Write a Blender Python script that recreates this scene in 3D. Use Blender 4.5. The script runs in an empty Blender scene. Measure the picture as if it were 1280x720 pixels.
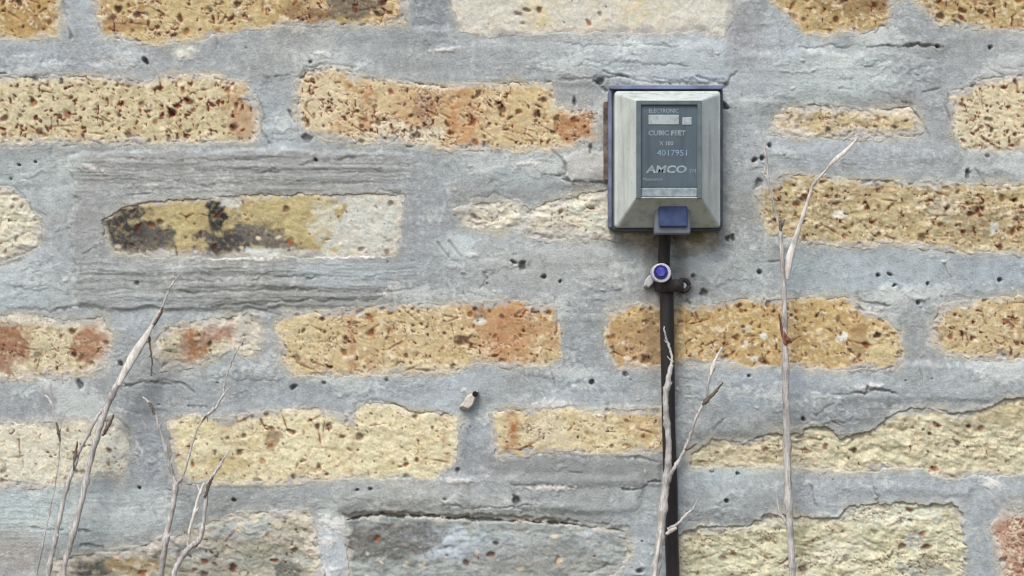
import bpy, bmesh, math, random
import numpy as np
from mathutils import Vector

# ------------------------------------------------------------------ camera, sky, sun, exposure
S = 0.00058            # metres of wall per photo pixel
ZC = 0.729              # height of the middle of the picture above the ground
D = 1.45               # camera distance from the wall
sc = bpy.context.scene
cam = bpy.data.cameras.new('camera'); cam_o = bpy.data.objects.new('camera', cam)
sc.collection.objects.link(cam_o); sc.camera = cam_o
cam.sensor_width = 36.0
cam.lens = 36.0 * D / (1280 * S)
cam.clip_start = 0.02; cam.clip_end = 500
cam_o.location = (0, -D, ZC); cam_o.rotation_euler = (math.pi / 2, 0, 0)

SUN_EL, SUN_AZ = 52.0, -24.0          # azimuth measured from the wall's outward normal, negative = left
w = bpy.data.worlds.new('World'); sc.world = w; w.use_nodes = True
nt = w.node_tree; nt.nodes.clear()
sky = nt.nodes.new('ShaderNodeTexSky'); sky.sky_type = 'NISHITA'; sky.sun_disc = False
sky.sun_elevation = math.radians(SUN_EL)
sky.sun_rotation = math.radians(180 - SUN_AZ)
sky.air_density = 1.0; sky.dust_density = 4.0; sky.ozone_density = 1.0
bg = nt.nodes.new('ShaderNodeBackground'); bg.inputs['Strength'].default_value = 0.14
wo = nt.nodes.new('ShaderNodeOutputWorld')
nt.links.new(sky.outputs[0], bg.inputs[0]); nt.links.new(bg.outputs[0], wo.inputs[0])

sun = bpy.data.lights.new('sun', 'SUN'); sun.energy = 1.15; sun.angle = math.radians(22); sun.color = (1.0, 0.975, 0.94)
sun_o = bpy.data.objects.new('sun', sun); sc.collection.objects.link(sun_o)
el, az = math.radians(SUN_EL), math.radians(SUN_AZ)
to_sun = Vector((math.sin(az) * math.cos(el), -math.cos(az) * math.cos(el), math.sin(el)))
sun_o.rotation_euler = to_sun.to_track_quat('Z', 'Y').to_euler()
sun_o.location = (0, -3, 4)

sc.view_settings.view_transform = 'Standard'; sc.view_settings.look = 'None'
sc.view_settings.exposure = 0.50; sc.view_settings.gamma = 1.0
sc.view_settings.use_curve_mapping = False
sc.render.engine = 'CYCLES'
sc.cycles.filter_width = 1.25
sc.cycles.use_denoising = True

# ------------------------------------------------------------------ helpers
rng = np.random.default_rng(7)
random.seed(7)
f32 = np.float32

def lin(c):
    c = np.asarray(c, dtype=np.float64) / 255.0
    return np.where(c <= 0.04045, c / 12.92, ((c + 0.055) / 1.055) ** 2.4).astype(f32)

def lin4(c):
    a = lin(c); return (float(a[0]), float(a[1]), float(a[2]), 1.0)

_perm = {}
def perlin(x, y, seed):
    if seed not in _perm:
        r = np.random.default_rng(seed * 7919 + 13)
        p = r.permutation(256); a = r.random(256) * 2 * np.pi
        _perm[seed] = (np.concatenate([p, p]).astype(np.int32), np.cos(a).astype(f32), np.sin(a).astype(f32))
    p, gx, gy = _perm[seed]
    x = x.astype(f32); y = y.astype(f32)
    xf = np.floor(x); yf = np.floor(y)
    xi = xf.astype(np.int32) & 255; yi = yf.astype(np.int32) & 255
    u = x - xf; v = y - yf
    def g(ix, iy, du, dv):
        h = p[p[ix & 255] + (iy & 255)]
        return gx[h] * du + gy[h] * dv
    fu = u * u * u * (u * (u * 6 - 15) + 10); fv = v * v * v * (v * (v * 6 - 15) + 10)
    a = g(xi, yi, u, v); b = g(xi + 1, yi, u - 1, v)
    c = g(xi, yi + 1, u, v - 1); d = g(xi + 1, yi + 1, u - 1, v - 1)
    return (a + fu * (b - a)) * (1 - fv) + (c + fu * (d - c)) * fv

def fbm(x, y, sx, sy, seed, octv=4, gain=0.5):
    t = np.zeros(x.shape, f32); amp = 1.0; tot = 0
    for o in range(octv):
        t += amp * perlin(x / sx * 2 ** o + 17.3 * o, y / sy * 2 ** o + 5.1 * o, seed + o)
        tot += amp; amp *= gain
    return t / tot * 1.6

def sstep(x, a, b):
    t = np.clip((x - a) / (b - a), 0, 1)
    return t * t * (3 - 2 * t)

def link(o):
    sc.collection.objects.link(o); return o

def tag(o, label=None, cat=None, group=None, kind=None):
    if label: o['label'] = label
    if cat: o['category'] = cat
    if group: o['group'] = group
    if kind: o['kind'] = kind
    return o

def empty(name, loc=(0, 0, 0)):
    o = link(bpy.data.objects.new(name, None)); o.location = loc
    o.empty_display_size = 0.05
    return o

def mesh_np(name, verts, quads, mat, parent=None, cols=None, smooth=True):
    me = bpy.data.meshes.new(name)
    verts = np.ascontiguousarray(verts, dtype=f32); quads = np.ascontiguousarray(quads, dtype=np.int32)
    k = quads.shape[1]
    me.vertices.add(len(verts)); me.vertices.foreach_set('co', verts.ravel())
    me.loops.add(quads.size); me.loops.foreach_set('vertex_index', quads.ravel())
    me.polygons.add(len(quads))
    me.polygons.foreach_set('loop_start', np.arange(0, quads.size, k, dtype=np.int32))
    me.polygons.foreach_set('loop_total', np.full(len(quads), k, dtype=np.int32))
    me.polygons.foreach_set('use_smooth', np.full(len(quads), smooth, dtype=bool))
    me.update(calc_edges=True)
    if cols is not None:
        at = me.color_attributes.new('Col', 'FLOAT_COLOR', 'POINT')
        c4 = np.ones((len(verts), 4), f32); c4[:, :3] = cols
        at.data.foreach_set('color', c4.ravel())
    me.materials.append(mat)
    o = link(bpy.data.objects.new(name, me))
    if parent: o.parent = parent
    return o

def wx(px): return (px - 640.0) * S
def wz(py): return ZC + (360.0 - py) * S
def at(px, py, h):
    """photo pixel at height h (metres) in front of the wall"""
    k = (D - h) / D
    return Vector(((px - 640.0) * S * k, -h, ZC + (360.0 - py) * S * k))

# ------------------------------------------------------------------ materials
def new_mat(name):
    m = bpy.data.materials.new(name); m.use_nodes = True
    n = m.node_tree; b = n.nodes['Principled BSDF']
    return m, n, b

def noise(n, scale, detail=4.0, rough=0.55, vec=None):
    t = n.nodes.new('ShaderNodeTexNoise'); t.inputs['Scale'].default_value = scale
    t.inputs['Detail'].default_value = detail; t.inputs['Roughness'].default_value = rough
    if vec: n.links.new(vec, t.inputs['Vector'])
    return t

def ramp(n, src, p0, c0, p1, c1):
    r = n.nodes.new('ShaderNodeValToRGB'); e = r.color_ramp.elements
    e[0].position = p0; e[0].color = (*c0, 1); e[1].position = p1; e[1].color = (*c1, 1)
    n.links.new(src, r.inputs[0]); return r

def mixc(n, a, b, fac, mode='MULTIPLY'):
    m = n.nodes.new('ShaderNodeMix'); m.data_type = 'RGBA'; m.blend_type = mode
    for sock, v in ((m.inputs[6], a), (m.inputs[7], b)):
        if hasattr(v, 'is_linked') or hasattr(v, 'links'): n.links.new(v, sock)
        else: sock.default_value = v
    if isinstance(fac, float): m.inputs[0].default_value = fac
    else: n.links.new(fac, m.inputs[0])
    return m

def bump(n, b, h, strength, dist):
    bp = n.nodes.new('ShaderNodeBump'); bp.inputs['Strength'].default_value = strength
    bp.inputs['Distance'].default_value = dist
    n.links.new(h, bp.inputs['Height']); n.links.new(bp.outputs[0], b.inputs['Normal'])

def masonry(name, fine, coarse, bs, contrast):
    m, n, b = new_mat(name)
    tc = n.nodes.new('ShaderNodeTexCoord'); o = tc.outputs['Object']
    a = n.nodes.new('ShaderNodeAttribute'); a.attribute_name = 'Col'
    n1 = noise(n, fine, 5, 0.65, o); n2 = noise(n, coarse, 4, 0.6, o)
    r1 = ramp(n, n1.outputs[0], 0.30, (1 - contrast,) * 3, 0.70, (1 + contrast,) * 3)
    r2 = ramp(n, n2.outputs[0], 0.35, (1 - contrast * .6,) * 3, 0.65, (1 + contrast * .6,) * 3)
    m1 = mixc(n, a.outputs['Color'], r1.outputs[0], 1.0)
    m2 = mixc(n, m1.outputs[2], r2.outputs[0], 1.0)
    n.links.new(m2.outputs[2], b.inputs['Base Color'])
    b.inputs['Roughness'].default_value = 0.92
    b.inputs['Specular IOR Level'].default_value = 0.18
    n3 = noise(n, fine * 0.8, 6, 0.7, o)
    bump(n, b, n3.outputs[0], bs, 0.0012)
    return m

M_BRICK = masonry('fired clay brick', 650, 190, 0.55, 0.14)
M_MORTAR = masonry('grey cement mortar', 760, 150, 0.7, 0.14)

def worn(name, col, dirt, rough=.55):
    """old outdoor plastic: base colour, vertical water streaks, speckled dirt"""
    m, n, b = new_mat(name)
    tc = n.nodes.new('ShaderNodeTexCoord'); o = tc.outputs['Object']
    mp = n.nodes.new('ShaderNodeMapping'); mp.inputs['Scale'].default_value = (1, 1, .1); n.links.new(o, mp.inputs[0])
    t1 = noise(n, 170, 5, .6, mp.outputs[0]); t2 = noise(n, 420, 4, .7, o); t3 = noise(n, 38, 5, .6, o)
    base = ramp(n, t3.outputs[0], .35, tuple(lin([v * .9 for v in col])), .65, tuple(lin(col)))
    f1 = ramp(n, t1.outputs[0], .50, (0, 0, 0), .72, (.55,) * 3)
    f2 = ramp(n, t2.outputs[0], .60, (0, 0, 0), .70, (.6,) * 3)
    d4 = lin4(dirt)
    a = mixc(n, base.outputs[0], d4, f1.outputs[0], 'MIX'); c = mixc(n, a.outputs[2], d4, f2.outputs[0], 'MIX')
    n.links.new(c.outputs[2], b.inputs['Base Color']); b.inputs['Roughness'].default_value = rough
    b.inputs['Specular IOR Level'].default_value = .35
    bump(n, b, t2.outputs[0], .15, .0004)
    return m

def plain(name, col, rough=0.6, col2=None, scale=120, bs=0.0, spec=0.4):
    m, n, b = new_mat(name)
    tc = n.nodes.new('ShaderNodeTexCoord')
    t = noise(n, scale, 5, 0.6, tc.outputs['Object'])
    c1, c2 = lin4(col), lin4(col2 if col2 else [v * 0.86 for v in col])
    r = ramp(n, t.outputs[0], 0.36, c2[:3], 0.62, c1[:3])
    n.links.new(r.outputs[0], b.inputs['Base Color'])
    b.inputs['Roughness'].default_value = rough
    b.inputs['Specular IOR Level'].default_value = spec
    if bs: bump(n, b, t.outputs[0], bs, 0.0008)
    return m

# ------------------------------------------------------------------ the wall: one height field, cut into bricks and mortar
P = 1.3
X0, X1, Y0, Y1 = -104, 1384, -74, 792
gx = np.arange(X0, X1 + P, P, dtype=f32); gy = np.arange(Y0, Y1 + P, P, dtype=f32)
NX, NY = len(gx), len(gy)
PX, PY = np.meshgrid(gx, gy)

# outline (photo pixels on the wall face), face height mm, colours, look
BR = [
 dict(p=[(-86,-58),(74,-58),(76,20),(72,46),(40,50),(-86,46)], h=0.5, c=(190,148,84), c2=(166,122,66), pits=1.7, flakes=.2, wash=.3),
 dict(p=[(118,-58),(508,-58),(508,28),(470,33),(400,32),(330,34),(290,38),(250,52),(205,56),(160,52),(126,48),(118,20)], h=0.6, c=(198,164,104), c2=(166,122,66), pits=1.75, flakes=.3, wash=.25,
      pat=[(442,6,36,20,(96,88,84),.85),(380,18,30,14,(120,64,44),.6),(240,20,70,30,(206,178,126),.5),(150,30,40,8,(160,90,54),.5)]),
 dict(fleck=.35, p=[(564,-58),(914,-58),(915,20),(906,44),(800,42),(690,44),(600,44),(575,36),(566,10)], h=-0.2, c=(206,198,186), c2=(196,186,168), pits=.25, flakes=.2, wash=.6, smooth=.5,
      bands=[(676,22,(216,194,150),.7),(800,30,(214,190,148),.6),(745,20,(206,186,160),.4)]),
 dict(p=[(965,-58),(1335,-58),(1335,36),(1275,40),(1215,36),(1168,30),(1150,4),(1134,-6),(1118,6),(1110,32),(1080,46),(1052,38),(1030,46),(1008,42),(988,20),(965,2)], h=0.2, c=(192,160,104), c2=(160,126,74), pits=2.0, flakes=.3, wash=.2, rough=.7,
      pat=[(1080,2,50,16,(130,84,50),.6)]),
 dict(p=[(-86,100),(40,96),(150,97),(186,102),(200,95),(272,95),(306,104),(322,130),(326,160),(316,178),(200,181),(100,179),(-86,181)], h=1.0, c=(204,184,140), c2=(186,158,106), pits=1.75, flakes=.35, wash=.45,
      pat=[(310,150,18,30,(190,140,106),.6),(60,130,60,30,(206,190,150),.5)], bands=[(298,14,(176,116,76),.45),(95,10,(180,128,84),.3)]),
 dict(p=[(371,104),(382,88),(402,83),(432,84),(446,95),(500,102),(560,107),(640,103),(692,102),(694,136),(746,138),(748,176),(700,186),(688,188),(560,187),(500,179),(420,178),(384,166),(369,148)], h=0.8, c=(208,180,134), c2=(190,146,92), pits=1.85, flakes=.35, wash=.35,
      bands=[(458,9,(184,112,64),.5),(508,22,(186,132,88),.5),(575,26,(188,124,70),.65),(655,30,(196,160,100),.4)],
      pat=[(402,130,30,38,(218,194,158),.6),(498,170,50,16,(222,210,186),.7),(722,158,26,20,(176,104,56),.8),(532,136,14,22,(140,74,54),.6)]),
 dict(p=[(964,152),(984,137),(1018,128),(1060,134),(1100,136),(1138,132),(1156,154),(1146,172),(1084,175),(1000,173),(960,166)], h=-0.6, c=(196,170,122), c2=(178,150,106), pits=1.5, flakes=.5, wash=.9, rough=.8),
 dict(p=[(1186,120),(1200,110),(1226,99),(1270,94),(1352,94),(1352,190),(1210,188),(1193,168)], h=0.5, c=(212,194,156), c2=(196,168,120), pits=1.7, flakes=.4, wash=.4, rough=.4),
 dict(p=[(-86,230),(14,235),(32,252),(48,275),(50,300),(30,320),(-20,334),(-86,336)], h=-0.8, c=(208,200,176), c2=(190,176,146), pits=.5, flakes=.4, wash=.8, rough=1.2),
 dict(flush=.5, wob=.95, fleck=.35, p=[(126,276),(150,259),(190,249),(262,247),(300,243),(420,241),(506,242),(503,282),(501,302),(496,322),(400,323),(250,324),(182,322),(142,315),(130,296)], h=1.3, c=(188,164,108), c2=(164,138,88), pits=.7, flakes=.2, wash=.25, rough=.4,
      pat=[(160,292,44,30,(66,62,62),1),(192,304,28,22,(92,86,82),.9),(274,272,13,30,(52,50,50),1),(284,304,34,24,(74,70,72),1),(332,298,44,15,(100,94,90),.9,-25),(366,312,20,8,(120,112,100),.6),(322,318,26,9,(214,216,214),.95),(208,318,16,8,(206,204,198),.8),(460,285,58,60,(202,198,190),.97),(404,270,16,26,(196,182,150),.6),(292,252,14,10,(206,202,196),.8),(380,318,60,7,(204,198,184),.7)]),
 dict(p=[(568,264),(600,252),(648,250),(662,262),(700,246),(760,236),(896,236),(896,312),(840,312),(760,300),(700,302),(660,299),(650,286),(600,286),(576,280)], h=-0.8, c=(212,207,190), c2=(188,180,156), pits=.8, flakes=.5, wash=.9, rough=1.3,
      pat=[(872,300,20,12,(178,146,92),.7),(656,272,6,20,(176,177,174),.8),(600,292,40,7,(184,188,190),.8),(720,296,50,6,(190,190,184),.7),(690,250,20,6,(176,178,176),.5)]),
 dict(p=[(947,240),(962,226),(986,218),(1060,223),(1150,228),(1280,232),(1352,232),(1352,318),(1240,318),(1180,313),(1130,306),(1060,309),(1000,302),(962,292),(948,268)], h=0.4, c=(190,166,118), c2=(166,138,92), pits=1.9, flakes=.6, wash=.3, rough=.9,
      pat=[(1178,258,26,16,(196,186,172),.5),(1080,240,40,12,(186,150,110),.5),(1050,270,9,6,(222,218,210),.9),(1242,286,7,7,(232,232,226),1),(1220,280,40,22,(150,126,92),.5)]),
 dict(p=[(-86,392),(40,392),(90,400),(130,394),(139,418),(136,454),(112,470),(40,475),(-86,470)], h=0.2, c=(200,182,142), c2=(184,158,112), pits=1.2, flakes=.5, wash=.6, rough=.4,
      pat=[(6,430,30,40,(156,92,62),.9),(118,430,24,36,(166,98,66),.85),(60,400,60,8,(206,198,182),.7),(118,455,8,6,(220,200,160),.8)]),
 dict(p=[(193,422),(212,408),(256,399),(300,393),(324,394),(324,436),(304,446),(288,436),(272,448),(244,460),(202,462),(194,446)], h=-.5, c=(194,178,150), c2=(176,150,116), pits=1.0, flakes=.3, wash=.7, rough=.8,
      pat=[(240,434,22,22,(160,98,58),.9),(276,412,24,14,(178,120,100),.85),(306,414,16,22,(196,186,178),.85),(214,440,14,12,(196,184,156),.7)]),
 dict(p=[(346,402),(360,391),(420,389),(470,382),(560,378),(640,376),(697,384),(701,446),(680,457),(655,461),(600,455),(574,464),(520,469),(440,471),(366,470),(350,452)], h=0.7, c=(204,174,124), c2=(190,152,98), pits=1.55, flakes=.4, wash=.25, rough=.3,
      bands=[(440,5,(164,98,58),.7),(632,26,(184,112,60),.7),(465,4,(150,80,50),.4)],
      pat=[(640,405,55,34,(192,132,84),.7),(600,395,8,10,(150,118,98),.8),(600,402,8,4,(224,214,200),.9),(580,425,10,7,(92,44,34),.9),(370,430,26,40,(208,186,140),.6),(520,460,60,9,(216,198,156),.6)]),
 dict(p=[(757,388),(800,379),(830,378),(870,385),(920,373),(1000,372),(1070,370),(1084,390),(1108,400),(1128,414),(1131,440),(1121,465),(1010,462),(900,455),(840,455),(772,461),(758,430)], h=0.6, c=(200,162,100), c2=(180,140,84), pits=1.45, flakes=.5, wash=.2, rough=.3,
      pat=[(800,430,40,30,(174,126,86),.6),(955,420,5,4.5,(230,228,220),.9),(1052,422,8,5,(228,222,208),.9),(930,430,5,4,(222,214,200),.8),(942,448,7,3,(226,222,214),.8),(932,412,6,4,(214,200,176),.7),(1100,440,30,24,(206,186,140),.6),(1075,430,10,24,(150,96,56),.5)]),
 dict(p=[(1164,400),(1180,381),(1230,372),(1352,372),(1352,448),(1230,451),(1182,441),(1164,426)], h=0.2, c=(198,170,122), c2=(180,148,100), pits=2.2, flakes=.5, wash=.35, rough=.6),
 dict(p=[(-86,530),(40,530),(96,520),(118,526),(146,520),(163,546),(158,584),(150,596),(120,592),(82,608),(-86,610)], h=0.4, c=(214,206,186), c2=(198,186,160), pits=.8, flakes=.3, wash=.5, rough=.6,
      pat=[(146,556,16,34,(220,214,200),.8)]),
 dict(p=[(210,528),(230,518),(270,525),(330,516),(390,510),(420,517),(441,520),(450,505),(492,504),(516,514),(560,516),(581,522),(573,542),(570,578),(546,600),(440,598),(370,604),(270,606),(216,601)], h=1.0, c=(222,206,164), c2=(204,180,128), pits=1.2, flakes=.35, wash=.3, rough=.5,
      pat=[(285,580,26,14,(184,150,84),.6),(260,530,24,12,(196,172,120),.5),(340,548,10,14,(132,78,48),.7)], bands=[(440,3,(160,100,60),.4),(556,4,(150,90,54),.4)]),
 dict(p=[(614,516),(660,512),(712,507),(728,512),(780,512),(838,507),(838,560),(824,565),(740,567),(700,565),(652,572),(617,570)], h=1.0, c=(212,190,144), c2=(198,168,116), pits=.9, flakes=.3, wash=.1, rough=.4,
      bands=[(640,9,(160,88,44),.75)], pat=[(680,540,26,22,(204,190,160),.6),(800,530,30,20,(192,150,96),.5)]),
 dict(flush=.35, p=[(862,568),(890,546),(930,552),(962,541),(1000,541),(1012,532),(1034,534),(1050,546),(1094,536),(1106,520),(1136,510),(1160,508),(1196,515),(1236,510),(1256,498),(1352,490),(1352,596),(1230,596),(1180,602),(1150,586),(1080,591),(1000,586),(900,586),(866,588)], h=-1.8, c=(204,192,158), c2=(180,164,126), pits=.7, flakes=.5, wash=.35, rough=1.6,
      pat=[(1270,515,50,14,(186,162,112),.6),(930,570,60,18,(196,172,138),.5),(1220,530,40,8,(140,126,96),.4)]),
 dict(fleck=.5, p=[(66,700),(110,692),(170,682),(228,668),(262,652),(300,641),(382,640),(396,660),(402,700),(400,774),(66,774)], h=-.6, c=(174,168,150), c2=(142,134,116), pits=1.0, flakes=.6, wash=.95, rough=1.1,
      pat=[(120,704,44,16,(84,78,72),.9),(190,686,26,12,(90,84,78),.8),(170,708,30,12,(168,136,88),.7),(300,662,50,12,(172,176,178),.85),(240,690,30,10,(178,182,184),.7),(330,700,50,9,(170,174,174),.6),(330,690,40,20,(136,132,108),.6),(360,712,16,10,(74,82,80),.7),(260,710,40,14,(166,162,146),.5)]),
 dict(flush=.75, fleck=.15, p=[(430,648),(470,641),(600,646),(700,652),(782,662),(788,690),(776,716),(720,734),(700,774),(440,774),(434,712)], h=-1.6, c=(158,162,162), c2=(134,137,136), pits=.2, flakes=.2, wash=.1, rough=.8,
      pat=[(560,680,54,22,(180,188,200),.85),(630,690,50,16,(174,180,190),.7),(740,668,40,9,(172,176,184),.6),(490,676,60,26,(104,100,96),.85),(660,700,80,20,(140,134,128),.6)]),
 dict(flush=.35, p=[(845,668),(880,656),(936,656),(962,641),(1004,646),(1044,646),(1060,631),(1110,628),(1190,628),(1205,641),(1208,700),(1202,774),(845,774)], h=-2.0, c=(202,196,164), c2=(176,168,130), pits=.5, flakes=.5, wash=.3, rough=1.7,
      pat=[(960,650,40,12,(212,204,184),.7),(1120,642,70,14,(208,204,186),.7),(1140,676,14,8,(170,176,184),.8),(1160,712,30,10,(130,136,140),.7),(1050,690,40,20,(210,198,176),.5)]),
 dict(p=[(1239,664),(1256,636),(1352,624),(1352,774),(1262,774),(1246,700)], h=0.0, c=(178,128,108), c2=(160,106,90), pits=1.1, flakes=.3, wash=.5, rough=.4),
]

def calm(c, k=.24):
    L = .3 * c[0] + .59 * c[1] + .11 * c[2]
    return tuple(min(255, (v + k * (L - v)) * g) for v, g in zip(c, (.985, 1.025, 1.02)))
for b in BR:
    b['c'] = calm(b['c']); b['c2'] = calm(b['c2'])
    b['pat'] = [tuple(p[:4]) + (calm(p[4], .26),) + tuple(p[5:]) for p in b.get('pat', [])]
    b['bands'] = [(x, w_, calm(c, .12), min(1, a * 1.25)) for (x, w_, c, a) in b.get('bands', [])]

# domain warp gives every outline a nibbled edge
WX = PX + fbm(PX, PY, 26, 26, 101, 4) * 4.5 + fbm(PX, PY, 9, 9, 131, 3, .6) * 3.2
WY = PY + fbm(PX, PY, 26, 26, 111, 4) * 4.5 + fbm(PX, PY, 9, 9, 141, 3, .6) * 3.2

def win(x0, x1, y0, y1):
    i0 = max(0, int((x0 - X0) / P)); i1 = min(NX, int((x1 - X0) / P) + 2)
    j0 = max(0, int((y0 - Y0) / P)); j1 = min(NY, int((y1 - Y0) / P) + 2)
    return slice(j0, j1), slice(i0, i1)

def poly_sd(x, y, pts):
    n = len(pts); d = np.full(x.shape, 1e9, f32); ins = np.zeros(x.shape, bool)
    for i in range(n):
        ax, ay = pts[i]; bx, by = pts[(i + 1) % n]
        ex, ey = bx - ax, by - ay
        t = np.clip(((x - ax) * ex + (y - ay) * ey) / (ex * ex + ey * ey), 0, 1)
        d = np.minimum(d, (x - ax - t * ex) ** 2 + (y - ay - t * ey) ** 2)
        if ay != by:
            c = ((ay > y) != (by > y)) & (x < (bx - ax) * (y - ay) / (by - ay) + ax)
            ins ^= c
    d = np.sqrt(d); return np.where(ins, -d, d)

def line_d(x, y, pts):
    d = np.full(x.shape, 1e9, f32)
    for (ax, ay), (bx, by) in zip(pts[:-1], pts[1:]):
        ex, ey = bx - ax, by - ay
        t = np.clip(((x - ax) * ex + (y - ay) * ey) / max(ex * ex + ey * ey, 1e-6), 0, 1)
        d = np.minimum(d, (x - ax - t * ex) ** 2 + (y - ay - t * ey) ** 2)
    return np.sqrt(d)

SD = np.full(PX.shape, 60.0, f32); ID = np.full(PX.shape, -1, np.int32)
for k, b in enumerate(BR):
    xs = [q[0] for q in b['p']]; ys = [q[1] for q in b['p']]
    s = win(min(xs) - 40, max(xs) + 40, min(ys) - 40, max(ys) + 40)
    d = poly_sd(WX[s], WY[s], b['p'])
    m = d < SD[s]
    SD[s] = np.where(m, d, SD[s]); ID[s] = np.where(m, k, ID[s])

# shared noises
N_big = fbm(PX, PY, 210, 150, 201, 4)
N_mid = fbm(PX, PY, 60, 50, 211, 4)
N_sm = fbm(PX, PY, 18, 15, 221, 4)
N_fine = fbm(PX, PY, 6, 6, 231, 3)
N_str = fbm(PX + 40 * N_big, PY + 5 * N_mid, 210, 6, 241, 4, .6)      # trowel drags
N_lay = fbm(PX + 20 * N_mid, PY + 18 * N_mid, 34, 16, 251, 5, .6)      # flaky layers
N_lip = fbm(PX + 30 * N_mid, PY + 12 * N_sm, 170, 44, 261, 5, .55)
N_lip2 = fbm(PX + 18 * N_mid, PY + 10 * N_sm, 90, 36, 271, 5, .55)
N_edge = fbm(PX, PY, 34, 30, 281, 4)
N_grain = fbm(PX, PY, 3.6, 3.4, 331, 2, .7)
N_spot = fbm(PX + 5 * N_sm, PY + 5 * N_sm, 11, 8, 291, 3, .55)       # iron spots
N_fis = 1 - np.abs(fbm(PX + 8 * N_sm, PY + 8 * N_sm, 24, 13, 341, 4, .6)) * 1.0      # fine splits in the clay
N_patch = fbm(PX, PY, 46, 30, 351, 3)
N_spot2 = fbm(PX + 6 * N_mid, PY + 6 * N_sm, 7, 15, 301, 3, .55)

HB = np.zeros(PX.shape, f32)                      # brick surface, mm
CB = np.zeros(PX.shape + (3,), f32)
HM = np.zeros(PX.shape, f32)                      # mortar surface, mm
CM = np.zeros(PX.shape + (3,), f32)

def blend(C, s, a, col):
    C[s] = C[s] * (1 - a[..., None]) + lin(col) * a[..., None]

def blob(s, cx, cy, rx, ry, ang=0, wob=.35, soft=.35):
    x, y = PX[s] - cx, PY[s] - cy
    c, q = math.cos(math.radians(ang)), math.sin(math.radians(ang))
    u, v = (x * c - y * q) / rx, (x * q + y * c) / ry
    r = np.sqrt(u * u + v * v) + N_sm[s] * wob + N_edge[s] * wob * .7
    return 1 - sstep(r, 1 - soft, 1 + soft)

def stamp(C, H, cx, cy, rx, ry, ang, col, a, dh, soft=.45, wob=.25):
    r = max(rx, ry) * 1.6 + 2
    s = win(cx - r, cx + r, cy - r, cy + r)
    if PX[s].size == 0: return
    x, y = PX[s] - cx, PY[s] - cy
    c, q = math.cos(ang), math.sin(ang)
    u, v = (x * c + y * q) / rx, (-x * q + y * c) / ry
    d = np.sqrt(u * u + v * v) + N_fine[s] * wob * 2
    m = 1 - sstep(d, 1 - soft, 1 + soft)
    if a > 0: blend(C, s, m * a, col)
    if dh: H[s] += dh * m

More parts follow.
